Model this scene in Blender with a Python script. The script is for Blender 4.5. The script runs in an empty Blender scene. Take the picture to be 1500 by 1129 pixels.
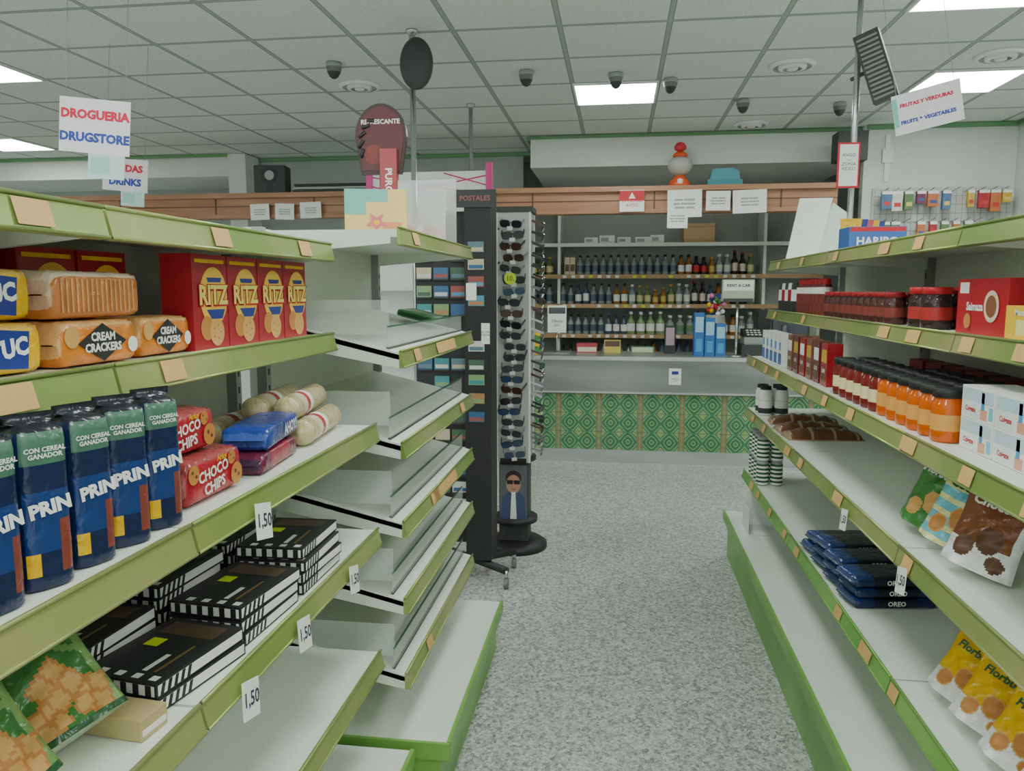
import bpy, math, random
from mathutils import Vector, Matrix, noise
random.seed(4)
pi=math.pi
SC=bpy.context.scene
COL=bpy.context.collection
# ------------------------------------------------------------ materials
def lin(c):
    c=c/255.0
    return c/12.92 if c<=.04045 else ((c+.055)/1.055)**2.4
def rgb(c,sat=1.1,haze_lift=True):
    if haze_lift: c=[x*.91+21 for x in c]  # haze painted into every colour by raising it towards pale grey
    r=[lin(x) for x in c]; g=sum(r)/3
    return tuple(min(.9,max(0,g+(x-g)*sat)) for x in r)+(1,)
_m={}
def M(c,rough=.5,metal=0.0,alpha=1.0,var=0.0,wrap=None):
    if wrap is None: wrap=(.1<rough<=.3 and metal==0 and alpha==1)
    k=(tuple(c),rough,metal,alpha,var,wrap)
    if k in _m: return _m[k]
    m=bpy.data.materials.new('paint_%02x%02x%02x'%tuple(int(x) for x in c)); m.use_nodes=True
    nt=m.node_tree; p=nt.nodes['Principled BSDF']
    p.inputs['Base Color'].default_value=rgb(c); p.inputs['Roughness'].default_value=rough; p.inputs['Metallic'].default_value=metal
    if alpha<1: p.inputs['Alpha'].default_value=alpha
    if var>0 or wrap:
        vv=var or .13
        tc=nt.nodes.new('ShaderNodeTexCoord'); n=nt.nodes.new('ShaderNodeTexNoise'); n.inputs['Scale'].default_value=28 if wrap else 3; n.inputs['Detail'].default_value=4
        r=nt.nodes.new('ShaderNodeValToRGB'); a=rgb(c)
        r.color_ramp.elements[0].position=.3; r.color_ramp.elements[1].position=.7
        r.color_ramp.elements[0].color=tuple(x*(1-vv) for x in a[:3])+(1,); r.color_ramp.elements[1].color=tuple(min(.9,x*(1+vv)) for x in a[:3])+(1,)
        nt.links.new(tc.outputs['Object'],n.inputs['Vector']); nt.links.new(n.outputs['Fac'],r.inputs['Fac']); nt.links.new(r.outputs['Color'],p.inputs['Base Color'])
        if wrap:   # crinkled film
            n2=nt.nodes.new('ShaderNodeTexNoise'); n2.inputs['Scale'].default_value=34; n2.inputs['Detail'].default_value=2; n2.inputs['Distortion'].default_value=1.4
            nt.links.new(tc.outputs['Object'],n2.inputs['Vector'])
            bp=nt.nodes.new('ShaderNodeBump'); bp.inputs['Strength'].default_value=.55; bp.inputs['Distance'].default_value=.006
            nt.links.new(n2.outputs['Fac'],bp.inputs['Height']); nt.links.new(bp.outputs['Normal'],p.inputs['Normal'])
            p.inputs['Roughness'].default_value=min(rough,.24)
    _m[k]=m; return m
class N:
    """tiny node helper"""
    def __init__(s,name,rough=.5,metal=0):
        s.m=bpy.data.materials.new(name); s.m.use_nodes=True; s.nt=s.m.node_tree; s.p=s.nt.nodes['Principled BSDF']
        s.p.inputs['Roughness'].default_value=rough; s.p.inputs['Metallic'].default_value=metal
        s.tc=s.nt.nodes.new('ShaderNodeTexCoord'); s.sx=s.nt.nodes.new('ShaderNodeSeparateXYZ'); s.nt.links.new(s.tc.outputs['Object'],s.sx.inputs[0])
    def put(s,sock,v):
        if isinstance(v,(int,float)): sock.default_value=v
        elif isinstance(v,tuple): sock.default_value=v
        else: s.nt.links.new(v,sock)
    def ma(s,op,a,b=0.0,c=None):
        n=s.nt.nodes.new('ShaderNodeMath'); n.operation=op; s.put(n.inputs[0],a); s.put(n.inputs[1],b)
        if c is not None: s.put(n.inputs[2],c)
        return n.outputs[0]
    def mix(s,f,a,b):
        n=s.nt.nodes.new('ShaderNodeMix'); n.data_type='RGBA'; s.put(n.inputs[0],f); s.put(n.inputs[6],a); s.put(n.inputs[7],b); return n.outputs[2]
    def noise(s,sc,det=3):
        n=s.nt.nodes.new('ShaderNodeTexNoise'); n.inputs['Scale'].default_value=sc; n.inputs['Detail'].default_value=det; s.nt.links.new(s.tc.outputs['Object'],n.inputs['Vector']); return n.outputs['Fac']
    def vor(s,sc):
        n=s.nt.nodes.new('ShaderNodeTexVoronoi'); n.inputs['Scale'].default_value=sc; s.nt.links.new(s.tc.outputs['Object'],n.inputs['Vector']); return n
    def ramp(s,f,els,const=False):
        n=s.nt.nodes.new('ShaderNodeValToRGB'); r=n.color_ramp
        if const: r.interpolation='CONSTANT'
        while len(r.elements)<len(els): r.elements.new(.5)
        for e,(p,c) in zip(r.elements,els): e.position=p; e.color=c
        s.put(n.inputs[0],f); return n.outputs[0]
    def done(s,c): s.put(s.p.inputs['Base Color'],c); return s.m
def mat_ceiling():
    n=N('ceiling_tiles',.9); X=n.sx.outputs[0]; Y=n.sx.outputs[1]
    def ln(v,off):
        f=n.ma('FRACT',n.ma('DIVIDE',n.ma('ADD',v,off),.6)); d=n.ma('MINIMUM',f,n.ma('SUBTRACT',1.0,f)); return n.ma('LESS_THAN',d,.018),n.ma('LESS_THAN',d,.028)
    a,a2=ln(X,60.346); b,b2=ln(Y,60-5.66)
    bar=n.ma('MAXIMUM',a,b); shadow=n.ma('MAXIMUM',a2,b2)  # shadow beside each grid bar is painted into the tile colour
    sp=n.ramp(n.noise(60,2),[(.35,rgb((214,222,216))),(.62,rgb((232,238,232)))])
    t=n.mix(n.ma('MULTIPLY',n.noise(.9,2),.4),sp,rgb((200,210,204)))
    c=n.mix(shadow,t,rgb((128,138,132))); c=n.mix(bar,c,rgb((160,170,163)))
    return n.done(c)
def mat_floor():
    n=N('terrazzo',.35)
    v=n.vor(75); a=n.ramp(v.outputs['Color'],[(0,rgb((100,102,100))),(.25,rgb((142,144,142))),(.42,rgb((188,190,186))),(.7,rgb((218,219,215)))],True)
    v2=n.vor(190); b=n.ramp(v2.outputs['Color'],[(0,rgb((112,114,112))),(.4,rgb((174,176,174))),(.6,rgb((212,213,209)))],True)
    return n.done(n.mix(.45,a,b))
def mat_tiles():
    n=N('counter_tiles',.25); X=n.sx.outputs[0]; Z=n.sx.outputs[2]
    u=n.ma('FRACT',n.ma('DIVIDE',n.ma('ADD',X,40.09),.38)); border=n.ma('LESS_THAN',u,.15)
    c=.1615
    cu=n.ma('SUBTRACT',n.ma('FRACT',n.ma('DIVIDE',n.ma('MULTIPLY',n.ma('SUBTRACT',u,.15),.38),c)),.5)
    cv=n.ma('SUBTRACT',n.ma('FRACT',n.ma('DIVIDE',n.ma('SUBTRACT',Z,.11),c*1.1)),.5)
    d=n.ma('SQRT',n.ma('ADD',n.ma('MULTIPLY',cu,cu),n.ma('MULTIPLY',cv,cv)))
    ang=n.ma('MULTIPLY',n.ma('ABSOLUTE',n.ma('MULTIPLY',cu,cv)),1.6)
    k=n.ma('ADD',d,ang)
    G1=rgb((58,124,80));G2=rgb((130,172,124));G3=rgb((34,84,62));Y1=rgb((150,170,110))
    pat=n.ramp(k,[(0,G1),(.09,Y1),(.15,G3),(.23,G1),(.31,Y1),(.37,G3),(.45,G1),(.56,G2),(.66,G3),(.74,Y1)],True)
    pat=n.mix(n.ma('MULTIPLY',n.noise(40,2),.4),pat,G1)
    uu=n.ma('DIVIDE',u,.15)
    bz=n.ma('GREATER_THAN',n.ma('FRACT',n.ma('DIVIDE',Z,.06)),.5)
    bc=n.ramp(uu,[(0,rgb((60,120,90))),(.14,rgb((150,120,80))),(.32,rgb((60,130,110))),(.42,rgb((165,150,80))),(.6,rgb((60,130,110))),(.7,rgb((150,120,80))),(.88,rgb((60,120,90)))],True)
    bc=n.mix(n.ma('MULTIPLY',bz,.35),bc,rgb((120,110,60)))
    gl=n.ma('LESS_THAN',n.ma('FRACT',n.ma('DIVIDE',n.ma('SUBTRACT',Z,.11),c*1.1)),.03)
    return n.done(n.mix(gl,n.mix(border,pat,bc),rgb((70,100,70))))
def mat_wood(name,a,b):
    n=N(name,.45); mp=n.nt.nodes.new('ShaderNodeMapping'); mp.inputs['Scale'].default_value=(.8,4,9); n.nt.links.new(n.tc.outputs['Object'],mp.inputs[0])
    t=n.nt.nodes.new('ShaderNodeTexNoise'); t.inputs['Scale'].default_value=2; t.inputs['Detail'].default_value=5; n.nt.links.new(mp.outputs[0],t.inputs['Vector'])
    return n.done(n.ramp(t.outputs['Fac'],[(.3,rgb(a)),(.7,rgb(b))]))
def mat_steel(name,a,b):
    n=N(name,.36,.8); mp=n.nt.nodes.new('ShaderNodeMapping'); mp.inputs['Scale'].default_value=(.5,1,4); n.nt.links.new(n.tc.outputs['Object'],mp.inputs[0])
    t=n.nt.nodes.new('ShaderNodeTexNoise'); t.inputs['Scale'].default_value=2; n.nt.links.new(mp.outputs[0],t.inputs['Vector'])
    return n.done(n.ramp(t.outputs['Fac'],[(.3,rgb(a)),(.7,rgb(b))]))
def mat_rail():
    n=N('green_price_rail',.28,.3)
    return n.done(n.ramp(n.noise(2.2,3),[(.3,rgb((120,150,70))),(.5,rgb((148,162,92))),(.7,rgb((176,174,120)))]))
def mat_rail2():
    n=N('bright_green_rail',.35,.1)
    return n.done(n.ramp(n.noise(3,3),[(.3,rgb((96,158,64))),(.7,rgb((132,182,90)))]))
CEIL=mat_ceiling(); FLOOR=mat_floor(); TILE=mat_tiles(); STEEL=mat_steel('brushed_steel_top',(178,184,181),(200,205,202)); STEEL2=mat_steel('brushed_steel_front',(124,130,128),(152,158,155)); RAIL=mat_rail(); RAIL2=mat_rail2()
WOOD=mat_wood('canopy_wood',(150,102,72),(182,134,102)); WOODL=mat_wood('shelf_wood',(160,124,84),(186,150,106))
WALL=M((222,228,222),.85,var=.03); WALLG=M((172,180,176),.9,var=.05); WH=M((228,235,224),.4,var=.03); WHP=M((236,240,236),.6)
GRT=M((100,150,104),.5); BLK=M((18,19,20),.5); DK=M((44,46,46),.6); GREY=M((150,156,152),.5); CHROME=M((190,194,194),.22,.9)
RED=M((190,30,38),.45); WOR=M((216,172,112),.6); PAPER=M((238,240,234),.7); INK=M((30,32,50),.7); INKB=M((36,60,150),.6); INKR=M((200,40,60),.6)
CLEAR=M((225,235,228),.08,alpha=.28); EDGE=M((80,124,104),.2,alpha=.85)
# ------------------------------------------------------------ builder
class B:
    def __init__(s): s.v=[];s.f=[];s.mi=[];s.sm=[];s.mats=[];s.T=Matrix.Identity(4)
    def ix(s,m):
        if m not in s.mats: s.mats.append(m)
        return s.mats.index(m)
    def add(s,vs,fs,m,smooth=False):
        o=len(s.v); s.v+=[tuple(s.T@Vector(p)) for p in vs]
        for k,f in enumerate(fs):
            s.f.append(tuple(i+o for i in f)); s.mi.append(s.ix(m[k] if isinstance(m,list) else m)); s.sm.append(smooth)
    def box(s,x0,y0,z0,x1,y1,z1,m):
        s.add([(x0,y0,z0),(x1,y0,z0),(x1,y1,z0),(x0,y1,z0),(x0,y0,z1),(x1,y0,z1),(x1,y1,z1),(x0,y1,z1)],[(0,3,2,1),(4,5,6,7),(0,1,5,4),(1,2,6,5),(2,3,7,6),(3,0,4,7)],m)
    def prism(s,pts,y0,y1,m):   # pts in x,z
        n=len(pts); s.add([(x,y0,z) for x,z in pts]+[(x,y1,z) for x,z in pts],[tuple(range(n)),tuple(range(2*n-1,n-1,-1))]+[(i,i+n,(i+1)%n+n,(i+1)%n) for i in range(n)],m)
    def lathe(s,prof,m,cx=0,cy=0,cz=0,seg=16,sy=1):
        vs=[];fs=[];ms=[]
        for r,z in prof:
            for k in range(seg): a=2*pi*k/seg; vs.append((cx+r*math.cos(a),cy+r*math.sin(a)*sy,cz+z))
        for i in range(len(prof)-1):
            for k in range(seg):
                k2=(k+1)%seg; fs.append((i*seg+k,i*seg+k2,(i+1)*seg+k2,(i+1)*seg+k)); ms.append(m[i] if isinstance(m,list) else m)
        fs.append(tuple(range(seg-1,-1,-1))); ms.append(ms[0]); n=(len(prof)-1)*seg; fs.append(tuple(range(n,n+seg))); ms.append(ms[-2] if isinstance(m,list) else m)
        s.add(vs,fs,ms,True)
    def tube(s,p0,p1,r,m,seg=10):
        p0=Vector(p0);p1=Vector(p1);d=(p1-p0).normalized(); a=d.orthogonal().normalized(); b=d.cross(a)
        vs=[tuple(p+(a*math.cos(2*pi*k/seg)+b*math.sin(2*pi*k/seg))*r) for p in (p0,p1) for k in range(seg)]
        s.add(vs,[(k,(k+1)%seg,(k+1)%seg+seg,k+seg) for k in range(seg)]+[tuple(range(seg-1,-1,-1)),tuple(range(seg,2*seg))],m,True)
    def grid(s,fn,nu,nv,mf,smooth=True):
        vs=[fn(i/nu,j/nv) for j in range(nv+1) for i in range(nu+1)]; fs=[];ms=[]
        for j in range(nv):
            for i in range(nu):
                a=j*(nu+1)+i; fs.append((a,a+1,a+nu+2,a+nu+1)); ms.append(mf((i+.5)/nu,(j+.5)/nv) if callable(mf) else mf)
        s.add(vs,fs,ms,smooth)
    def obj(s,name,loc=(0,0,0),rz=0,parent=None,bevel=0,rot=None):
        me=bpy.data.meshes.new(name); me.from_pydata(s.v,[],s.f)
        for m in s.mats: me.materials.append(m)
        me.polygons.foreach_set('material_index',s.mi); me.polygons.foreach_set('use_smooth',s.sm); me.update()
        o=bpy.data.objects.new(name,me); COL.objects.link(o); o.location=loc; o.rotation_euler=rot if rot else (0,0,math.radians(rz))
        if parent: o.parent=parent
        if bevel:
            b=o.modifiers.new('b','BEVEL'); b.width=bevel; b.segments=2; b.limit_method='ANGLE'
        return o
def text(body,size,m,parent,loc,rot=(90,0,0),bold=.0,name='lettering',align='CENTER',ls=.95):
    t=bpy.data.curves.new(name,'FONT'); t.body=body; t.size=size; t.align_x=align; t.align_y='CENTER'; t.offset=size*bold; t.space_line=ls; t.resolution_u=2; t.materials.append(m)
    o=bpy.data.objects.new(name,t); COL.objects.link(o); o.parent=parent; o.location=loc; o.rotation_euler=[math.radians(a) for a in rot]; return o
def inst(o,name,loc,rz=0,rot=None):
    n=o.copy(); n.name=name; COL.objects.link(n); n.location=loc; n.rotation_euler=rot if rot else (0,0,math.radians(rz))
    for c in o.children:
        k=c.copy(); COL.objects.link(k); k.parent=n; k.location=c.location
    return n
def settle(o,z):
    R=o.rotation_euler.to_matrix(); s=o.scale
    lo=min((R@Vector((v.co.x*s.x,v.co.y*s.y,v.co.z*s.z))).z for v in o.data.vertices)
    o.location.z=z-lo+.001; return o
# ------------------------------------------------------------ room
XL,XR,YB,YN,H=-7.4,3.4,9.0,-1.6,3.05
def slab(name,*a,m=WALL): b=B(); b.box(*a,m); return b.obj(name)
slab('floor',XL,YN,-.1,XR,YB,0,m=FLOOR)
slab('ceiling',XL,YN,H,XR,YB,H+.1,m=CEIL)
slab('wall_left',XL-.1,YN,0,XL,YB,H)
slab('wall_back',XL,YB,0,XR,YB+.1,H,m=WALLG)
slab('wall_right',XR,YN,0,XR+.1,YB,H)
slab('wall_right_return',2.14,7.4,0,XR-.002,7.5,H-.002)
slab('wall_back_middle',-3.95,8.32,0,-1.02,8.42,H-.002,m=WALLG)
slab('wall_soffit_right',-.85,7.5,2.76,2.138,8.99,H-.002)
slab('wall_soffit_left',XL+.002,8.0,2.82,-3.96,8.99,H-.002)
slab('wall_column_left',-4.15,7.97,0,-3.955,8.3,H-.004,m=WALL)
def trim(i,*a): slab('trim_%d'%i,*a,m=GRT)
trim(1,-.85,7.47,H-.03,2.13,7.497,H-.004); trim(2,XL+.01,7.94,H-.035,-4.16,7.967,H-.006); trim(3,-3.94,8.28,H-.04,-.86,8.317,H-.004)
trim(4,2.15,7.37,H-.04,XR-.01,7.397,H-.004); trim(5,XR-.035,YN,H-.04,XR-.003,7.36,H-.004); trim(6,-.885,7.5,H-.04,-.855,8.27,H-.004)
trim(7,XL+.003,YN,H-.04,XL+.035,7.93,H-.004)
# ------------------------------------------------------------ ceiling light panels
EM=bpy.data.materials.new('led_diffuser'); EM.use_nodes=True
nt=EM.node_tree; nt.nodes.clear(); e=nt.nodes.new('ShaderNodeEmission'); o=nt.nodes.new('ShaderNodeOutputMaterial'); nt.links.new(e.outputs[0],o.inputs[0]); e.inputs[0].default_value=(.94,1,.95,1); e.inputs[1].default_value=24
def panel(x,y):
    b=B(); b.box(.015,.015,-.012,.585,.585,-.006,EM)
    for a in [(0,0,.6,.015),(0,.585,.6,.6),(0,.015,.015,.585),(.585,.015,.6,.585)]: b.box(a[0],a[1],-.016,a[2],a[3],-.001,WHP)
    b.obj('ceiling_light_panel',(x,y,H))
for x,y in [(-.346,5.66),(1.454,3.86),(2.054,5.66),(-6.346,6.86),(-4.546,4.46),(-.346,2.06),(-.346,-.34),(1.454,.86),(-2.746,2.06),(-2.746,-.34),(-5.146,1.46),(1.454,-1.54),(-2.146,-1.54)]: panel(x,y)  # panels out of view, above and behind the camera, are added for illumination
def vent(x,y,r=.15):
    b=B(); b.lathe([(r,0),(r*.97,-.012),(r*.8,-.02),(r*.75,-.01),(r*.6,-.01),(r*.58,-.026),(r*.4,-.03),(r*.38,-.012),(r*.25,-.012),(r*.22,-.032),(0.01,-.034)],[WHP,WHP,GREY,GREY,WHP,WHP,GREY,GREY,WHP,WHP],seg=28); b.obj('ceiling_vent',(x,y,H-.001))
for x,y in [(-1.85,5.51),(1.09,5.40),(1.13,7.2),(2.32,5.35)]: vent(x,y)
DG=M((96,102,98),.4)
def dome(x,y,s=.85):
    b=B(); b.lathe([(.055*s,0),(.06*s,-.02),(.058*s,-.03),(.05*s,-.06),(.03*s,-.09),(.012*s,-.10)],[GREY,GREY,DG,DK,DK],seg=20); b.obj('dome_camera',(x,y,H-.001))
for x,y in [(-1.83,4.95),(-.63,5.3),(-.04,5.44),(.33,5.62),(.92,6.3),(1.68,6.5)]: dome(x,y)
# ------------------------------------------------------------ poles with mirror
def pole(name,x,y,z0,z1,r=.016):
    b=B(); b.tube((0,0,z0),(0,0,z1),r,CHROME,14); b.lathe([(.035,z0),(.035,z0+.012),(r,z0+.03)],CHROME); b.lathe([(r,z1-.03),(.035,z1-.01),(.035,z1)],CHROME); return b.obj(name,(x,y,0))
p=pole('support_pole',-1.17,4.41,.001,H-.002)
b=B(); b.lathe([(.01,.035),(.12,.026),(.165,.008),(.172,0),(.172,-.012),(.01,-.014)],DK,seg=32)
mr=b.obj('mirror_back',(.03,-.03,2.86),parent=p,rot=(math.radians(90),0,0)); mr.scale=(.55,.82,1)
pole('support_pole',-1.17,6.16,.001,H-.002)
p=pole('support_pole',1.1,3.98,1.765,H-.002,.014)
b=B(); b.box(-.055,-.05,-.16,.055,.05,.16,DK)
for i in range(14): b.box(-.045,-.056,-.145+i*.021,.045,-.05,-.133+i*.021,M((110,114,112),.4))
b.tube((-.06,.02,.0),(-.12,.04,.0),.01,DK)
b.obj('wall_speaker',(1.17,3.93,2.63),rot=(math.radians(8),math.radians(-18),math.radians(-25)),bevel=.006)
b=B(); b.box(-.05,-.004,-.105,.05,.004,.105,RED); b.box(-.042,-.006,-.096,.042,-.004,.096,PAPER)
sg=b.obj('notice_board_sign',(1.07,3.94,2.19)); text("AVISO\n---\nZONA\nVIDEO",.022,INK,sg,(0,-.0065,.015))
# ------------------------------------------------------------ gondolas
def gondola(side,xs,ys,levels,back,base,tilt=0):
    """side -1: left of the aisle (faces +X). xs: base edge X. levels: (X front, z, rail mat)"""
    b=B(); s=side
    def bx(xa,ya,za,xb,yb,zb,m): b.box(min(xa,xb),ya,za,max(xa,xb),yb,zb,m)
    y0,y1=ys[0],ys[-1]
    top=levels[-1][1]
    bx(back,y0,.02,back+s*.03,y1,top+.01,WH)
    for y in ys:
        bx(back-s*.03,y-.015,.02,back,y+.015,top+.01,GREY)
        zz=.35
        while zz<top: bx(back-s*.031,y-.004,zz,back-s*.03,y+.004,zz+.02,DK); zz+=.05
    bx(s*(xs+.02),y0,.0,back,y1,base-.045,RAIL2); bx(s*xs,y0,base-.04,back,y1,base,WH)
    bx(s*(xs-.012),y0,base-.05,s*(xs),y1,base+.006,RAIL2); bx(s*(xs-.01),y0-.012,base-.05,back,y0-.001,base+.004,RAIL2)
    for (xf,z,rm) in levels:
        for a,c in zip(ys[:-1],ys[1:]):
            g=.004
            if tilt and z<top-.01:
                dz=tilt*abs(back-s*xf); X0=s*xf; X1=back
                b.add([(X0,a+g,z),(X1,a+g,z+dz),(X1,c-g,z+dz),(X0,c-g,z),(X0,a+g,z-.02),(X1,a+g,z+dz-.02),(X1,c-g,z+dz-.02),(X0,c-g,z-.02)],[(0,1,2,3),(7,6,5,4),(0,4,5,1),(2,6,7,3),(0,3,7,4)],WH)
                for yy in (a+g,c-g-.004):
                    b.add([(X0,yy,z-.005),(X1,yy,z+dz-.005),(X1,yy,z+dz-.07),(X0,yy,z-.045),(X0,yy+.004,z-.005),(X1,yy+.004,z+dz-.005),(X1,yy+.004,z+dz-.07),(X0,yy+.004,z-.045)],[(0,1,2,3),(7,6,5,4),(0,4,5,1),(2,6,7,3),(3,7,4,0),(1,5,6,2)],WH)
                xi=X0+s*.035; zz=z+tilt*.035
                b.box(min(xi,xi+s*.004),a+.02,zz,max(xi,xi+s*.004),c-.02,zz+.07,CLEAR); b.box(min(xi,xi+s*.005),a+.02,zz+.065,max(xi,xi+s*.005),c-.02,zz+.07,EDGE)
                b.box(min(xi,xi+s*.008),a+.02,zz,max(xi,xi+s*.008),c-.02,zz+.007,M((90,98,92)))
                b.box(min(xi,back),a+.02,z+dz*.5,max(xi,back),a+.024,z+dz+.05,CLEAR)
            else:
                bx(s*xf,a+g,z-.022,back,c-g,z,WH)
                for yy in (a+g,c-g-.004):
                    X0=s*(xf+.02); q=.05
                    b.add([(X0,yy,z-.022),(back,yy,z-.022),(back,yy,z-.022-q),(X0,yy,z-.04),(X0,yy+.004,z-.022),(back,yy+.004,z-.022),(back,yy+.004,z-.022-q),(X0,yy+.004,z-.04)],[(0,1,2,3),(7,6,5,4),(0,4,5,1),(2,6,7,3),(3,7,4,0)],WH)
            X0=s*xf; o=-s*.016
            b.add([(X0,a+g,z+.006),(X0+o*.3,a+g,z+.006),(X0+o,a+g,z-.042),(X0,a+g,z-.046),(X0,c-g,z+.006),(X0+o*.3,c-g,z+.006),(X0+o,c-g,z-.042),(X0,c-g,z-.046)],[(0,1,2,3),(7,6,5,4),(0,4,5,1),(1,5,6,2),(2,6,7,3),(3,7,4,0)],rm)
            b.tube((X0+o*.35,a+g,z+.006),(X0+o*.35,c-g,z+.006),.004,rm,6); b.tube((X0+o,a+g,z-.042),(X0+o,c-g,z-.042),.003,rm,6)
    return b
OL=RAIL
G1=gondola(-1,.60,[-.84,.16,1.14,2.12],[(.69,.53,OL),(.69,.905,OL),(.69,1.215,OL),(.81,1.475,OL),(.81,1.725,OL)],-1.13,.22).obj('gondola_shelving')
G2=gondola(-1,.50,[2.17,3.27],[(.63,.43,OL),(.63,.67,OL),(.63,.91,OL),(.63,1.15,OL),(.63,1.42,OL),(.63,1.775,OL)],-1.06,.22,tilt=.24).obj('gondola_shelving')
G3=gondola(1,.66,[-.4,.87,2.13,3.4,4.67],[(.765,.54,RAIL2),(.765,.915,OL),(.765,1.22,OL),(.87,1.485,OL),(.87,1.755,OL)],1.28,.28).obj('gondola_shelving')
def labels(par,lst,s):
    b=B()
    for (x,y,z,w,m) in lst:
        X=s*(x-.0175) ; b.add([(X+s*.009,y-w/2,z+.001),(X+s*.009,y+w/2,z+.001),(X-s*.001,y+w/2,z-.036),(X-s*.001,y-w/2,z-.036)],[(0,1,2,3)],m)
    b.obj('rail_price_labels',parent=par)
LB=[]
for (x,z) in [(.69,.53),(.69,.905),(.69,1.215),(.81,1.475),(.81,1.725)]:
    for y in [.35,.62,.95,1.33,1.5,1.92]:
        if random.random()<.62: LB.append((x,y+random.uniform(-.04,.04),z,.07,WOR))
labels(G1,LB,-1)
labels(G2,[(.63,2.3+random.random()*.9,z,.07,WOR) for z in (.43,.91,1.15,1.42,1.775)]+[(.63,2.75,1.42,.3,WOR),(.63,2.7,.91,.4,WOR)],-1)
LB=[]
for (x,z) in [(.765,.54),(.765,.915),(.765,1.22),(.87,1.485),(.87,1.755)]:
    for k in range(12):
        if random.random()<.6: LB.append((x,1.2+k*.29+random.uniform(-.05,.05),z,random.choice([.06,.07,.1]),WOR))
labels(G3,LB,1)
def pcard(x,y,z,s,ry=0,t="1,50"):
    b=B(); b.box(-.032,-.001,-.034,.032,.001,.034,PAPER)
    o=b.obj('price_card',(x,y,z),rot=(math.radians(-8),math.radians(ry),math.radians(90 if s<0 else -90))); text(t,.036,INK,o,(0,-.0016,0),bold=.02)
for y,z,r in [(1.35,1.165,12),(1.84,.862,14),(1.52,.862,10),(1.27,.85,14)]: pcard(-.662,y,z,-1,r)
for y,z,r in [(2.04,.855,-12),(2.56,.862,-10)]: pcard(.737,y,z,1,r)
# ------------------------------------------------------------ product builders
def flowpack(name,L,W,Hh,mat,fin=None,band=None,tx=None,top=None,e=.34):
    """lying wrapped pack, length along x, front faces -y, resting on z=0"""
    b=B(); fin=fin or mat; n=28
    xs=[-.5,-.465,-.455,-.43,-.36,-.24,-.12,0,.12,.24,.36,.43,.455,.465,.5]; sc=[.03,.05,.6,.96,1,1,1,1,1,1,1,.96,.6,.05,.03]
    vs=[];fs=[];ms=[]
    for i,(x,k) in enumerate(zip(xs,sc)):
        for j in range(n):
            a=2*pi*j/n; c=math.cos(a);s_=math.sin(a)
            y=W/2*math.copysign(abs(c)**e,c)*(.8+.2*k); z=Hh/2+Hh/2*k*math.copysign(abs(s_)**e,s_)*(1-.03*abs(math.sin(i*2.1+j*.7)))
            if .05<k<1: z+=.002*math.sin(j*3)
            vs.append((x*L,y,z))
    for i in range(len(xs)-1):
        for j in range(n):
            f=(i*n+j,i*n+(j+1)%n,(i+1)*n+(j+1)%n,(i+1)*n+j); fs.append(f[::-1])
            xm=(xs[i]+xs[i+1])/2
            ms.append(fin if abs(xm)>.455 else (band if band and abs(xm)<.24 else (top if top and n*.1<j<n*.4 else mat)))
    b.add(vs,fs,ms,True); o=b.obj(name)
    for t in (tx or []):
        text(t[0],t[1],t[2],o,(t[3],-W/2-.002,Hh*t[4]),bold=.03,rot=(90,t[5] if len(t)>5 else 0,0))
    return o
def pouch(name,w,h,t,mf,backm,gus=True):
    """puffy stand-up bag with crimped top seal and creases"""
    b=B()
    def pr(u,v):
        vv=min(1,v/.9)
        return (math.sin(pi*min(max(u,0),1))**.5)*((1-vv**2.4)*.96+.0)*(.9+.1*math.sin(v*9+u*5))*(1 if gus else math.sin(pi*min(1,v+.02))**.3)
    def ww(v): return w*(1-.10*math.sin(pi*v)+ .03*v)
    def wr(u,v): return .0035*math.sin(u*17+v*9+2*math.sin(v*7))*math.sin(v*13-u*6)+.002*math.sin(v*37-u*15)
    fr=lambda u,v:((u-.5)*ww(v),-t/2*pr(u,v)-.0005-wr(u,v)*min(1,pr(u,v)*2)-(.0008*math.sin(u*120) if v>.92 else 0),v*h)
    bk=lambda u,v:((.5-u)*ww(v),t/2*pr(1-u,v)+.0005,v*h)
    b.grid(fr,44,48,mf); b.grid(bk,18,20,backm)
    n=18; vs=[fr(i/n,0) for i in range(n+1)]+[bk(1-i/n,0) for i in range(n+1)]
    b.add(vs,[(i,i+n+1,i+n+2,i+1) for i in range(n)],backm)
    return b.obj(name)
def cbox(name,w,d,h,m,decals=(),tx=(),loc=(0,0,0),rz=0,bevel=.0015,parent=None):
    b=B(); b.box(-w/2,-d/2,0,w/2,d/2,h,m)
    for (x0,z0,x1,z1,mm) in decals: b.box(x0*w-w/2,-d/2-.0006,z0*h,x1*w-w/2,-d/2+.001,z1*h,mm)
    o=b.obj(name,loc,rz,bevel=bevel,parent=parent)
    for t in tx: text(t[0],t[1],t[2],o,(t[3]*w,-d/2-.0012,t[4]*h),bold=.03,rot=(90,t[5] if len(t)>5 else 0,0))
    return o
def disc(b,x,y,z,r,m,seg=20,sz=1):  # facing -y
    b.add([(x+r*math.cos(2*pi*k/seg),y,z+sz*r*math.sin(2*pi*k/seg)) for k in range(seg)],[tuple(range(seg))],m)
YEL=M((242,180,30),.3); ORG=M((216,124,48),.3); ORL=M((228,176,116),.3); BLU=M((28,46,130),.35); NAVY=M((6,18,58),.3); WT=M((240,240,236),.5); GRN=M((50,116,46),.3); GRD=M((30,78,40),.3); BRN=M((84,50,30),.4); COOK=M((192,124,62),.45); DRED=M((150,24,32),.3); BISC=M((210,158,92),.45); LIM=M((196,220,50),.5)
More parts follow.
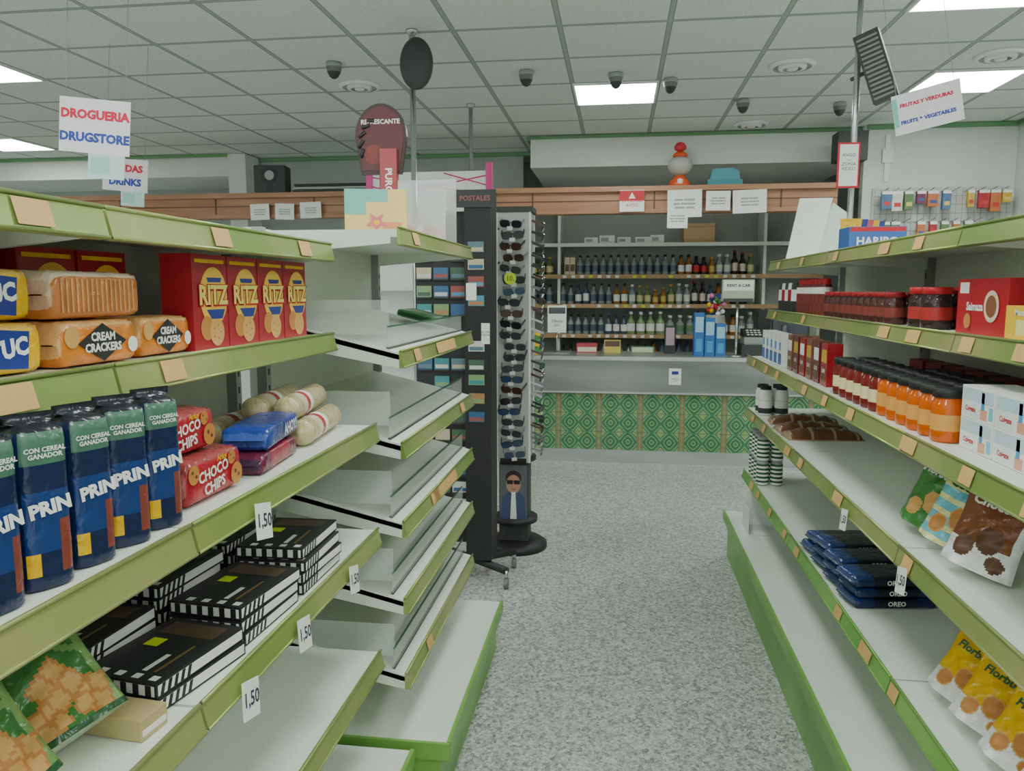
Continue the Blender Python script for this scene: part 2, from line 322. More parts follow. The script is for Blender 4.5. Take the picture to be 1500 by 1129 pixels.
# --- left upper shelf : crackers
zt=1.476
tuc=flowpack('cracker_pack',.24,.11,.078,YEL,M((232,170,50),.3),None,[],top=M((238,186,90),.3))
bb=B(); bb.prism([(.0,.014),(.075,.008),(.082,.064),(.006,.070)],-.0575,-.0562,BLU); bb.obj('blue_label',parent=tuc); text("TUC",.036,WT,tuc,(.041,-.0582,.039),bold=.05,rot=(90,-6,0))
tuc.location=(-.93,.965,zt); tuc.rotation_euler=(0,0,pi/2)
inst(tuc,'cracker_pack',(-.935,.955,zt+.0795),90)
inst(tuc,'cracker_pack',(-.93,.71,zt),90); inst(tuc,'cracker_pack',(-.93,.71,zt+.0795),90)
def creamcr():
    o=flowpack('cracker_pack',.205,.11,.076,ORG,ORL,None,[],top=ORL)
    b=B(); b.prism([(-.062,.038),(0,.006),(.062,.038),(0,.07)],-.0575,-.0565,BLK); b.obj('diamond_label',parent=o)
    b=B(); disc(b,-.075,-.0572,.05,.018,BISC,14); disc(b,.08,-.0572,.03,.014,WT,14); b.obj('cracker_picture',parent=o)
    text("CREAM\nCRACKERS",.019,WT,o,(0,-.058,.038),bold=.04); return o
c=creamcr(); c.location=(-.92,1.20,zt); c.rotation_euler=(0,0,pi/2)
inst(c,'cracker_pack',(-.925,1.40,zt),90).scale=(.85,1,1)
c2=flowpack('cracker_pack',.24,.12,.08,M((206,126,70),.15),M((224,190,160),.15),None,[],top=M((236,214,190),.15)); c2.location=(-.93,1.21,zt+.0775); c2.rotation_euler=(0,0,pi/2)
bb=B()
for i in range(16): bb.box(-.095+i*.012,-.0615,.012,-.0915+i*.012,-.0605,.066,M((226,170,120),.3))
bb.obj('cracker_rows',parent=c2)
def redbox():
    b=B(); w,d,h=.142,.07,.2; b.box(-w/2,-d/2,0,w/2,d/2,h,M((156,26,36),.35))
    disc(b,.012,-d/2-.0008,.112,.057,M((240,190,80),.4),26,1.1); disc(b,.02,-d/2-.0012,.035,.03,BISC,18); disc(b,-.02,-d/2-.0010,.045,.026,COOK,16)
    for a in range(5): disc(b,.02+.015*math.cos(a*1.26),-d/2-.0014,.035+.015*math.sin(a*1.26),.002,BRN,6)
    b.box(-.06,-d/2-.0009,.182,.06,-d/2-.0005,.19,YEL)
    b.prism([(-.02,.084),(.056,.084),(.044,.064),(.0,.064)],-d/2-.0018,-d/2-.001,BLU); b.prism([(-.01,.142),(.04,.142),(.046,.152),(-.016,.152)],-d/2-.0018,-d/2-.001,BLU)
    o=b.obj('cracker_box',bevel=.0015); text("RITZ",.056,M((255,226,120)),o,(.008,-d/2-.0026,.113),bold=.035); text("RITZ",.056,M((190,24,30)),o,(.009,-d/2-.0020,.112),bold=.085); return o
rb=redbox(); rb.location=(-.90,1.56,zt); rb.rotation_euler=(0,0,pi/2)
for i in (1,2,3): inst(rb,'cracker_box',(-.90,1.56+i*.146,zt),90)
for y in (1.41,1.26,.86,.7,1.03): inst(rb,'cracker_box',(-1.04,y,zt),90)
# --- left shelf 1.215
zs=1.216
def tallroll():
    b=B(); n=32; vs=[];fs=[];ms=[]
    prof=[(0,.9),(.004,1),(.02,1),(.05,1),(.09,1),(.13,1),(.165,1),(.195,1),(.207,.96),(.214,.6),(.217,.35),(.228,.35)]
    for i,(z,k) in enumerate(prof):
        for j in range(n):
            a=2*pi*j/n; c,s_=math.cos(a),math.sin(a); e=.6
            kx=.95 if i>=10 else k; ky=k if i<9 else k*(.25 if i>=10 else .7)
            vs.append((.035*kx*math.copysign(abs(c)**e,c),.035*ky*math.copysign(abs(s_)**e,s_),z))
    SL=M((64,104,84),.3); RB=M((120,50,40),.3); MB=M((16,44,104),.3)
    for i in range(len(prof)-1):
        for j in range(n):
            fs.append((i*n+j,i*n+(j+1)%n,(i+1)*n+(j+1)%n,(i+1)*n+j))
            fj=j/n; m=NAVY
            if .60<fj<.90:
                if i in (6,7): m=SL
                elif i in (2,3) and fj>.76: m=RB
                elif i in (2,) and fj<.70: m=YEL
                elif i in (3,4): m=MB
            elif .4<fj<=.56 and 1<i<8: m=M((22,38,72),.3)
            elif fj>.93 or fj<.1:
                if i in (5,6,7): m=GRD
            if i>=8: m=M((12,16,26),.3)
            ms.append(m)
    fs.append(tuple(range(n-1,-1,-1))); ms.append(NAVY)
    b.add(vs,fs,ms,True); o=b.obj('biscuit_roll_pack')
    text("PRIN",.025,WT,o,(.002,-.0365,.108),bold=.05,rot=(90,-8,0)); text("CON CEREAL\nGANADOR",.0085,WT,o,(.0,-.0365,.180),bold=.03)
    text("Vitaminas",.007,WT,o,(.036,0,.12),rot=(90,0,90),bold=.02); return o
tr=tallroll(); tr.location=(-.752,.80,zs); tr.rotation_euler=(0,0,math.radians(80))
for x,y,r in [(-.752,.888,66),(-.752,.975,72),(-.752,1.062,60),(-.752,1.15,66),(-.87,.845,80),(-.87,.93,60),(-.87,1.017,70),(-.752,.712,80),(-.87,.757,80),(-.752,.625,75)]: inst(tr,'biscuit_roll_pack',(x,y,zs),r)
ch=flowpack('cookie_pack',.21,.12,.085,M((172,30,42),.3),M((190,90,90),.3),None,[("CHOCO\nCHIPS",.028,WT,-.01,.45,-5),("Arluy",.016,YEL,.02,.86)],top=M((150,60,60),.15))
bb=B()
for (x,z,r) in [(-.08,.06,.018),(.072,.03,.022),(.055,.065,.014)]: disc(bb,x,-.0625,z,r,COOK,14); disc(bb,x-.005,-.063,z+.005,r*.2,BRN,8); disc(bb,x+.007,-.063,z-.004,r*.2,BRN,8)
bb.obj('cookie_picture',parent=ch)
ch.location=(-.80,1.325,zs); ch.rotation_euler=(0,0,pi/2)
inst(ch,'cookie_pack',(-.83,1.29,zs+.086),88).scale=(.9,1,.95)
inst(ch,'cookie_pack',(-.96,1.33,zs),86)
cb2=flowpack('cookie_pack',.26,.10,.045,M((100,26,56),.2),M((60,30,60),.25),M((150,40,60),.2),[]); cb2.location=(-.79,1.60,zs); cb2.rotation_euler=(0,0,math.radians(96))
cb=flowpack('cookie_pack',.27,.10,.05,M((36,62,150),.2),M((60,90,170),.25),M((30,44,120),.2),[("AHOY!",.034,WT,.05,.5)]); cb.location=(-.795,1.63,zs+.046); cb.rotation_euler=(0,0,math.radians(99))
def roll():
    b=B(); b.T=Matrix.Rotation(pi/2,4,'Y'); r=.033
    CR=M((200,184,140),.15); CR2=M((178,164,124),.15); C3=M((214,206,180),.2)
    pr=[(.006,-.165),(.014,-.158),(.028,-.15),(r,-.142)]; ms=[CR,CR,CR]
    for i in range(22):
        pr.append((r*(.97 if i%2==0 else 1),-.13+i*.0125)); ms.append(C3 if 4<=i<=6 else (M((180,46,52),.3) if i in (7,8) else (WT if i in (9,10) else (CR if i%2 else CR2))))
    pr+=[(.028,.15),(.014,.158),(.006,.165)]; ms+=[CR,CR,CR]
    b.lathe(pr,ms,seg=20); return b.obj('cracker_roll')
r0=roll(); r0.location=(-.79,1.94,zs+.0335); r0.rotation_euler=(0,0,math.radians(97))
for (x,y,z,a) in [(-.86,1.92,.0335,96),(-.93,1.91,.0335,95),(-1.0,1.90,.0335,92),(-.826,1.93,.092,98),(-.896,1.91,.092,96)]: inst(r0,'cracker_roll',(x,y,zs+z),a)
# --- left shelf .905 : black striped flat boxes
z9=.906
def blackbox(name='chocolate_box'):
    b=B(); L,W,Hh=.23,.16,.026
    b.box(-L/2,-W/2,0,L/2,W/2,Hh,BLK); b.box(-L/2+.004,-W/2-.0006,.004,L/2-.004,-W/2+.001,Hh-.004,WT)
    b.box(L/2-.001,-W/2+.004,.004,L/2+.0006,W/2-.004,Hh-.004,WT); b.box(-L/2-.0006,-W/2+.004,.004,-L/2+.001,W/2-.004,Hh-.004,WT)
    for i in range(5): x=-L/2+.008+i*.016; b.prism([(x,.004),(x+.008,.004),(x+.014,Hh-.004),(x+.006,Hh-.004)],-W/2-.001,-W/2,BLK)
    for i in range(6): 
        y=-W/2+.01+i*.025; b.box(-L/2-.001,y,.004,-L/2,y+.012,Hh-.004,BLK); b.box(L/2,y,.004,L/2+.001,y+.012,Hh-.004,BLK)
    g=M((140,112,60),.3,.5); b.box(-.08,-.05,Hh,.02,-.044,Hh+.0005,g); b.box(-.08,-.03,Hh,-.02,-.02,Hh+.0005,WT); b.box(.05,-.06,Hh,.1,.06,Hh+.0005,M((70,50,34),.4)); b.box(.0,.02,Hh,.03,.05,Hh+.0006,LIM)
    for i in range(4): b.box(-.105,-.07+i*.035,Hh,-.09,-.055+i*.035,Hh+.0005,WT)
    return b.obj(name,bevel=.001)
k0=blackbox(); k0.location=(-.785,1.735,z9); k0.rotation_euler=(0,0,pi/2)
def stack(x,y,n,r,z=z9,st=0):
    for i in range(st,n): inst(k0,'chocolate_box',(x+random.uniform(-.006,.006),y+random.uniform(-.006,.006),z+i*.0274),r+random.uniform(-2,2))
stack(-.785,1.735,4,90,st=1); stack(-.97,1.75,4,90)
stack(-.79,1.475,3,86); stack(-.975,1.49,4,88)
stack(-.80,1.225,2,80); stack(-.98,1.235,3,86)
inst(k0,'chocolate_box',(-1.0,.985,z9),88); inst(k0,'chocolate_box',(-1.0,.985,z9+.0274),87)
cbox('biscuit_box',.06,.13,.035,M((186,168,120),.4),[(.05,.2,.95,.5,WT)],loc=(-.78,1.065,z9),rz=84)
def florapouch(name):
    LG=M((120,160,90),.3)
    def mf(u,v):
        if v>.93 or v<.04: return GRD
        if ((u-.3)*.8)**2+(v-.66)**2<.016: return WT
        for (cu,cv,a,r) in ((.62,.3,.5,.135),(.8,.16,-.3,.12),(.45,.14,.2,.10)):
            du=(u-cu)*.85; dv=v-cv; p=du*math.cos(a)+dv*math.sin(a); q=-du*math.sin(a)+dv*math.cos(a)
            if max(abs(p),abs(q))<r: return COOK if max(abs(p),abs(q))>r*.85 or (abs(p)<.012 or abs(q)<.012) else BISC
        if u>.9 or v>.84: return LG
        if abs(v-.5-.12*math.sin(u*4))<.025: return LG
        return GRN
    o=pouch(name,.2,.25,.10,mf,M((196,214,180),.3)); text("Florbu",.034,WT,o,(.02,-.040,.205),bold=.03,rot=(74,0,0)); text("0%",.030,GRD,o,(-.038,-.058,.165),bold=.05,rot=(80,0,0)); return o
fp=florapouch('biscuit_pouch'); fp.location=(-.79,.955,0); fp.rotation_euler=(math.radians(-38),math.radians(-14),math.radians(62)); settle(fp,z9)
settle(inst(fp,'biscuit_pouch',(-.775,.80,0),rot=(math.radians(-30),math.radians(-12),math.radians(70))),z9)
rd=pouch('biscuit_pouch',.18,.24,.06,lambda u,v: RED if v<.8 else YEL,RED); rd.location=(-.78,.62,0); rd.rotation_euler=(math.radians(-25),0,math.radians(75)); settle(rd,z9)
# ------------------------------------------------------------ right goods
def jar(r,h,body,lid,lab,name='jam_jar'):
    b=B(); L=h
    b.lathe([(r*.9,0),(r,.006),(r,L*.22),(r,L*.221),(r,L*.52),(r,L*.521),(r,L*.72),(r*.84,L*.8),(r*.84,L*.83),(r*.96,L*.835),(r*.96,L*.99),(r*.9,L)],[body,body,lab or body,lab or body,lab or body,body,body,body,lid,lid,lid],seg=20)
    return b.obj(name)
OJ=M((206,88,18),.08); DJ=M((110,20,18),.1); LABW=M((236,220,170),.5); LABO=M((224,160,84),.5)
j1=jar(.038,.135,OJ,BLK,LABO); j2=jar(.038,.135,DJ,BLK,LABW)
za=1.221
for row,x in enumerate((.832,.915,.998)):
    for i in range(12):
        y=2.065+i*.083
        src=j1 if i<6 else j2
        if row==0 and i==0: j1.location=(x,y,za)
        elif row==0 and i==6: j2.location=(x,y,za)
        elif row<2 or i<7: inst(src,'jam_jar',(x,y,za),random.uniform(0,90))
def cola():
    o=cbox('sponge_box',.165,.12,.076,WT,[(.03,.55,.97,.95,M((190,215,225),.4)),(.05,.08,.5,.55,M((230,236,240),.4)),(.62,.35,.72,.9,M((70,150,200),.4)),(.6,.05,.8,.38,M((224,160,136),.5)),(.85,.1,.97,.5,M((120,190,215),.4))],[("Colgate",.017,M((190,50,50)),-.2,.3)]); return o
cw=cola(); cw.location=(.90,1.925,za); cw.rotation_euler=(0,0,-pi/2)
for (y,z) in [(1.925,.0765),(1.755,0),(1.755,.0765),(1.585,0),(1.585,.0765)]: inst(cw,'sponge_box',(.90,y,za+z),-90)
for i in range(5): cbox('coffee_box',.13,.08,.12,M((110+i*4,30,32),.4),[(.1,.3,.9,.7,M((150,50,40),.4))],loc=(1.16,2.45+i*.16,za),rz=-90)
for i in range(6):
    cbox('coffee_pack',.09,.06,.17,[DRED,M((96,30,30),.3),M((120,70,50),.3)][i%3],[(.1,.55,.9,.85,WT if i%2 else M((200,160,60))),(.2,.1,.8,.45,BRN)],[("CAFE",.022,WT,0,.35)],loc=(.85,3.22+i*.125,za),rz=-90)
for i in range(5): cbox('milk_carton',.075,.07,.16,WT,[(0,.05,1,.4,M((60,100,170))),(.2,.5,.8,.75,M((90,150,210)))],loc=(.85,4.05+i*.11,za),rz=-90)
zb=1.486
dk=jar(.034,.11,M((60,22,20),.12),DRED,M((120,44,36),.4),name='spice_jar'); dk.location=(.935,2.80,zb)
for row,x in enumerate((.935,1.015)):
    for i in range(11):
        if row==0 and i==0: continue
        inst(dk,'spice_jar',(x,2.80+i*.078,zb))
nj=jar(.043,.125,M((40,20,18),.12),RED,M((170,40,40),.4),name='coffee_jar'); nj.location=(.945,2.47,zb); inst(nj,'coffee_jar',(.945,2.575,zb)); inst(nj,'coffee_jar',(1.04,2.5,zb))
rbx=cbox('tea_box',.28,.1,.145,M((170,22,32),.4),[(.05,.74,.24,.94,WT),(.3,.05,.32,.95,M((140,18,24)))],[("Saimaza",.03,WT,-.12,.5)],loc=(.97,2.13,zb),rz=-90)
bb=B(); disc(bb,.06,-.052,.075,.04,M((224,200,180),.4)); disc(bb,.06,-.0525,.075,.028,M((120,70,40))); disc(bb,-.07,-.052,.035,.02,COOK); bb.obj('cup_picture',parent=rbx)
cbox('tea_box',.17,.09,.08,M((236,190,60),.4),[(.3,.15,.9,.6,M((240,220,150)))],[("Manzanilla",.02,WT,0,.8)],loc=(.95,1.88,zb),rz=-90)
for i in range(7):
    b=B(); h=.17; b.lathe([(.03,0),(.032,.01),(.032,.1),(.032,.101),(.032,.13),(.022,.145),(.022,.165),(.02,h)],[M((110,40,34),.25),M((110,40,34),.25),WT,WT,M((110,40,34),.25),RED,RED]); b.obj('sauce_bottle',(.935,3.70+i*.072,zb))
for i in range(5):
    b=B(); b.lathe([(.036,0),(.036,.06),(.036,.061),(.036,.12),(.034,.15),(.03,.155)],[[DK,WT,WT,DK,DK],[DK,DRED,DRED,WT,WT]][i%2]); b.obj('food_tin',(.935,4.24+i*.08,zb))
zc=.916
def pastry(x,y,r):
    b=B()
    PC=M((96,58,36),.25); PW=M((160,130,104),.2)
    def f(u,v):
        x=(u-.5)*.34; y=(v-.5)*.14; k=(math.sin(pi*u)**.3)*(math.sin(pi*v)**.4); return (x,y,.004+.045*k+.004*math.sin(u*40)*k)
    b.grid(f,30,14,lambda u,v: PW if (abs(u-.5)>.45 or (int(u*30)%9==0 and v<.7)) else PC)
    b.add([(-.17,-.07,0),(.17,-.07,0),(.17,.07,0),(-.17,.07,0),(-.17,-.07,.004),(.17,-.07,.004),(.17,.07,.004),(-.17,.07,.004)],[(0,3,2,1),(0,1,5,4),(1,2,6,5),(2,3,7,6),(3,0,4,7)],PW)
    b.obj('bread_pack',(x,y,zc),r)
pastry(.955,3.72,4); pastry(.95,3.90,2); pastry(.96,4.12,-3)
for i in range(4):
    b=B(); b.lathe([(.036,0),(.038,.01),(.038,.04),(.038,.041),(.038,.08),(.038,.081),(.038,.12),(.03,.14),(.03,.16)],[WT,DK,WT,WT,GRN,WT,WT,BLK],seg=18); b.obj('food_jar',(.82+(i%2)*.085,4.40+(i//2)*.09,zc))
def ckpouch(name,base,acc,pic,low=None,hi=None):
    S2=M((236,230,160),.3)
    def mf(u,v):
        if v>.94: return acc
        for (cu,cv,r) in ((.62,.36,.19),(.3,.22,.15),(.78,.14,.12)):
            d=math.hypot(u-cu,(v-cv)*1.3)
            if d<r: return pic if (d<r*.85 or pic is BRN) else BISC
        if low and (v<.30 or u>.9): return low
        if v>.68: return hi or acc
        if low is None and base is not GRN and int(v*18)%3==0: return S2
        return base
    return pouch(name,.17,.22,.10,mf,acc if base is GRN else M((236,238,232),.3))
def ptx(o,t,m=WT,z=.165): text(t,.032,m,o,(0,-.046,z),bold=.04,rot=(72,0,0))
c1=ckpouch('cookie_pouch',GRN,GRN,BISC); ptx(c1,'Florbu'); c1.location=(.87,2.26,0); c1.rotation_euler=(math.radians(-14),math.radians(12),math.radians(-64)); settle(c1,zc)
LBU=M((110,186,206),.3); c3=ckpouch('cookie_pouch',LBU,GRD,COOK,hi=M((206,214,140),.3)); ptx(c3,'Coco',GRD); c3.location=(.865,2.09,0); c3.rotation_euler=(math.radians(-16),math.radians(12),math.radians(-58)); settle(c3,zc)
DB=M((120,64,36),.3); c4=ckpouch('cookie_pouch',DB,DB,BRN,low=M((236,238,232),.3)); ptx(c4,'Choco'); c4.location=(.86,1.92,0); c4.rotation_euler=(math.radians(-16),math.radians(10),math.radians(-52)); settle(c4,zc)
zd=.541
def zcan():
    b=B(); pr=[(.03,0),(.033,.006)]; b.lathe(pr+[(.033,.006+i*.0114) for i in range(1,11)]+[(.028,.132),(.028,.135)],[GREY]+[[WT,GRD][i%2] for i in range(10)]+[GREY,GREY],seg=20); return b.obj('drink_can')
zc0=zcan(); zc0.location=(.80,4.30,zd)
for i in range(4):
    for kx in range(2):
        for kz in range(2):
            if (i,kx,kz)!=(0,0,0): inst(zc0,'drink_can',(.80+kx*.075,4.30+i*.08,zd+kz*.1355))
bf=flowpack('wafer_pack',.30,.15,.035,M((12,26,70),.15),M((50,66,100),.2),M((10,16,36),.15),[("OREO",.022,WT,.0,.5)],top=M((20,46,110),.15)); bf.location=(.93,2.70,zd); bf.rotation_euler=(0,0,math.radians(8))
for (y,n_) in [(2.70,3),(2.87,3),(3.04,3),(3.21,2)]:
    for i in range(n_):
        if (y,i)!=(2.70,0): inst(bf,'wafer_pack',(.93+random.uniform(-.01,.01),y,zd+i*.0362),8+random.uniform(-1,1))
yp=ckpouch('cookie_pouch',YEL,YEL,COOK,low=M((236,238,232),.3)); ptx(yp,'Florbu',GRD)
for k,(y,r) in enumerate([(2.0,(-22,14,-60)),(1.86,(-26,12,-56)),(1.71,(-24,12,-62)),(1.56,(-22,8,-60))]):
    o=yp if k==0 else inst(yp,'cookie_pouch',(0,0,0)); o.location=(.865,y,0); o.rotation_euler=[math.radians(a) for a in r]; o.scale=(.88,.9,.85); settle(o,zd)
b=B(); b.box(-.11,-.002,0,.11,.002,.2,WHP); b.box(-.11,-.2,0,-.107,-.002,.14,WHP); b.box(-.107,-.2,0,.11,-.002,.003,WHP); b.obj('display_stand',(.83,4.40,.281))
ze=1.757
hb=cbox('candy_display_box',.22,.15,.10,M((50,96,170),.4),[(.02,.8,.98,.98,RED)],[("HARIBO",.045,WT,0,.4)],loc=(1.03,3.40,ze))
for i in range(5):
    pp=pouch('candy_bag',.09,.15,.03,[lambda u,v:YEL if v>.6 else BLU,lambda u,v:BLU,lambda u,v:M((200,80,90),.3)][i%3],BLU,gus=False); pp.location=(.99+i*.035,3.56+i*.036,ze+.002)
b=B(); b.prism([(-.13,.006),(.03,.006),(.10,.33),(-.07,.33)],-.004,.004,WHP); b.prism([(-.0,.006),(.17,.006),(.19,.25),(.11,.31)],.03,.036,M((205,222,214),.4)); b.box(-.13,-.03,0,.17,.06,.006,WHP)
b.obj('leaning_display_board',(1.03,4.42,1.764))
# ------------------------------------------------------------ counter
b=B(); x0,x1=-2.4,1.95
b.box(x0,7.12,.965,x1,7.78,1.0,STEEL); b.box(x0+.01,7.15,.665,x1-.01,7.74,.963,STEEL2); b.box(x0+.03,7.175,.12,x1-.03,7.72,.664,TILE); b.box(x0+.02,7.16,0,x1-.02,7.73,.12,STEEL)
b.box(x0+.01,7.142,.655,x1-.01,7.15,.672,STEEL)
b.obj('shop_counter')
b=B(); b.box(-.055,-.001,-.075,.055,.001,.075,PAPER); b.box(-.03,-.002,.02,.03,-.001,.05,BLU); o=b.obj('counter_notice',(.525,7.146,.82)); text("NOTICE\n1234",.018,INK,o,(0,-.0025,-.03))
# ------------------------------------------------------------ canopy over the counter and shelving behind it
b=B(); cx0,cx1=-5.55,1.88; CF=7.2
b.box(cx0,CF,2.31,cx1,CF+.14,2.50,WOOD); b.box(cx0,CF-.05,2.485,cx1,CF+.25,2.53,WOOD); b.box(cx0,CF-.02,2.295,cx1,CF+.14,2.33,WOOD); b.box(cx0,CF-.006,2.405,cx1,CF,2.412,BRN)
for x in (-4.9,-3.9,-2.9,-1.9,-.8,.3,1.4): b.box(x,CF-.007,2.33,x+.012,CF,2.485,BRN)
b.box(-.93,CF+.14,2.33,-.90,8.42,2.50,WOOD); b.box(1.85,CF+.14,2.33,1.88,8.42,2.50,WOOD)
WC=b.obj('wood_canopy')
b=B(); X0,X1=-.98,2.1
b.box(X0,8.86,.0,X1,8.9,2.50,M((160,164,156),.7))
for x in (X0,-.66,1.5,X1-.03): b.box(x,8.48,0,x+.03,8.86,2.50,WH)
for z in (1.13,1.455,1.77): b.box(X0,8.45,z-.03,X1,8.86,z,WH); b.box(X0,8.435,z-.04,X1,8.45,z+.004,WOODL)
b.box(X0,8.45,2.08,X1,8.86,2.105,WH); b.box(X0,8.435,2.07,X1,8.45,2.108,WH); b.box(X0,8.45,.80,X1,8.86,.82,WH); b.box(X0,8.435,.79,X1,8.45,.825,WOODL)
BS=b.obj('bottle_shelving')
def bottle(b,x,y,z,h,r,m,lab,cap,seg=12):
    b.lathe([(r*.9,0),(r,.01),(r,h*.15),(r,h*.151),(r,h*.48),(r,h*.481),(r,h*.56),(r*.38,h*.7),(r*.34,h*.88),(r*.42,h*.881),(r*.42,h*.99),(r*.3,h)],[m,m,lab,lab,lab,m,m,m,cap,cap,cap],x,y,z,seg)
GC=M((150,160,162),.1,alpha=.8); GB=M((60,76,96),.12,wrap=False); GA=M((150,96,40),.12,wrap=False); GG=M((90,120,70),.12,wrap=False); GD=M((30,24,24),.15,wrap=False)
def brow(z,xa,xb,step,kinds,jit=0):
    b=B(); x=xa
    while x<xb:
        k=kinds[int((x-xa)/(xb-xa)*len(kinds))]; h=k[0]*random.uniform(1-jit,1.03+jit); r=k[1]*random.uniform(1-jit,1)
        bottle(b,x,8.52+random.uniform(-.01,.01),z,h,r,k[2],k[3],k[4]); bottle(b,x,8.62,z,h,r,k[2],k[3],k[4])
        x+=step
    b.obj('liquor_bottles',parent=BS)
K1=(.21,.036,GC,GB,BLK); K2=(.21,.036,GA,WT,BLK); K3=(.22,.036,GB,WT,M((60,70,110))); K4=(.2,.036,GG,M((200,190,140)),M((190,150,60))); K5=(.2,.036,GD,RED,BLK); K6=(.22,.036,GC,M((210,214,200)),WT); K7=(.17,.032,GA,M((200,170,90)),M((190,150,60))); K8=(.24,.03,GD,M((220,210,190)),M((120,30,36)))
brow(1.771,-.42,.58,.083,[K1]); brow(1.771,.66,1.45,.08,[K2,K5,K7,K6,K8,K4],.08)
brow(1.456,-.60,1.45,.083,[K1,K3,K1,K1,K2,K6,K4,K7,K4,K6,K8,K3,K2,K5,K4],.06)
brow(1.131,-.60,.08,.083,[K1,K1,K3]); brow(1.131,.14,.8,.105,[(.24,.046,M((120,150,100),.12,wrap=False),WT,WT),(.2,.046,GC,M((90,130,90)),WT)]); brow(1.131,.86,1.45,.09,[K8,K2,K6],.1)
brow(.821,-.6,1.2,.09,[K5,K1,K2,K3,K7],.1)
brow(1.771,-.92,-.7,.083,[K4]); brow(1.456,-.92,-.7,.083,[K1])
b=B()
for i in range(22):   # shelf price tickets
    for z in (1.13,1.455,1.77): 
        if random.random()<.7: x=-.6+i*.094; b.box(x,8.431,z-.034,x+.04,8.435,z-.004,PAPER if random.random()<.8 else LIM)
b.obj('shelf_tickets',parent=BS)
for x in (-.56,-.5): cbox('bottle_box',.055,.08,.19,M((210,200,170),.5),[(.1,.2,.9,.6,BRN)],loc=(x,8.56,1.771),parent=BS)
for i,x in enumerate([-.30,-.13,.05,.25,.40]): cbox('storage_box',.16 if i%2 else .14,.12,.06+.02*(i%3==1),WHP,[(.1,.2,.6,.7,GREY)],loc=(x,8.52,2.109))
cbox('cardboard_box',.32,.25,.2,M((196,164,120),.8),[(0,.8,1,.84,M((160,130,90),.8))],loc=(.84,8.62,2.109))
def notice(x,y,z,w,h,body,size,m=PAPER,ink=INK,r=0):
    b=B(); b.box(-w/2,-.001,-h/2,w/2,.001,h/2,m); o=b.obj('paper_notice',(x,y,z),rot=(0,math.radians(r),0),parent=WC); text(body,size,ink,o,(0,-.0018,0),bold=.01); return o
NY=CF-.052
n0=notice(.107,NY,2.40,.22,.19,"\n24 HORAS\nAVISO",.04,WT,INKR)
bb=B(); bb.box(-.11,-.0015,-.0,.11,-.001,.09,RED); bb.prism([(-.03,.02),(.03,.02),(.0,.075)],-.002,-.0015,WT)
bb.obj('warning_panel',parent=n0)
for (x,z,w,h) in [(.57,2.37,.30,.24),(.86,2.39,.21,.17),(1.13,2.38,.29,.2),(.51,2.24,.18,.17),(-3.42,2.35,.19,.15),(-3.17,2.35,.19,.15),(-2.91,2.36,.21,.15)]:
    notice(x,NY-.002*(z<2.3),z,w,h,"xxxx xxxxx\nxxx xxxxxxx\nxxxxx xxxx",min(w,h)*.15,r=random.uniform(-2,2))
zk=2.531
b=B(); b.box(-.15,-.10,0,.15,.10,.26,DK); disc(b,0,-.102,.165,.08,BLK); disc(b,0,-.103,.165,.045,GREY); disc(b,0,-.102,.05,.035,BLK); b.obj('loudspeaker',(-3.34,7.28,zk),8,bevel=.006)
b=B()
for i in range(3): b.box(-.38+i*.01,-.10,i*.028,.38-i*.02,.06,i*.028+.022,[DK,GREY,BLK][i])
b.obj('stacked_recorders',(-2.72,7.28,zk))
b=B(); b.box(-.15,-.08,0,.15,.08,.05,M((60,130,140),.4)); b.prism([(-.13,.05),(.13,.05),(.12,.12),(.06,.15),(-.11,.14)],-.07,.07,M((70,140,150),.4)); b.obj('teal_case',(.92,7.27,zk))
b=B(); OR=M((220,84,40),.4); b.lathe([(.11,0),(.12,.02),(.1,.06),(.06,.1),(.05,.12)],OR,seg=20); b.lathe([(.05,.12),(.11,.16),(.135,.22),(.12,.28),(.07,.32)],M((205,205,200),.1,alpha=.6),seg=20)
b.lathe([(.08,.14),(.1,.18),(.1,.2),(.05,.22)],M((190,150,120),.5),seg=16); b.lathe([(.075,.32),(.08,.34),(.05,.37),(.02,.375)],OR,seg=20); b.lathe([(.02,.375),(.06,.40),(.065,.43),(.04,.47),(.01,.48)],M((200,50,60),.4),seg=16); b.lathe([(.01,.0),(.03,.01),(.03,.05),(.01,.06)],WT,0,-.1,.02)
b.obj('gumball_machine',(.53,7.28,zk)).scale=(.85,.7,.82)
b=B()
b.box(-5.6,8.45,2.07,-4.16,8.9,2.1,WH); b.box(-5.6,8.88,0,-4.16,8.93,2.4,WALLG)
for x in (-5.6,-4.9,-4.19): b.box(x,8.45,0,x+.03,8.88,2.07,WH)
WS=b.obj('wall_shelving')
b=B()
for i in range(15): bottle(b,-5.5+i*.085,8.6,2.1,.2+.03*(i%3),.034,[WT,GB,GA,GG][i%4],[RED,WT,BLU,YEL][(i*7)%4],BLK)
b.obj('liquor_bottles',parent=WS)
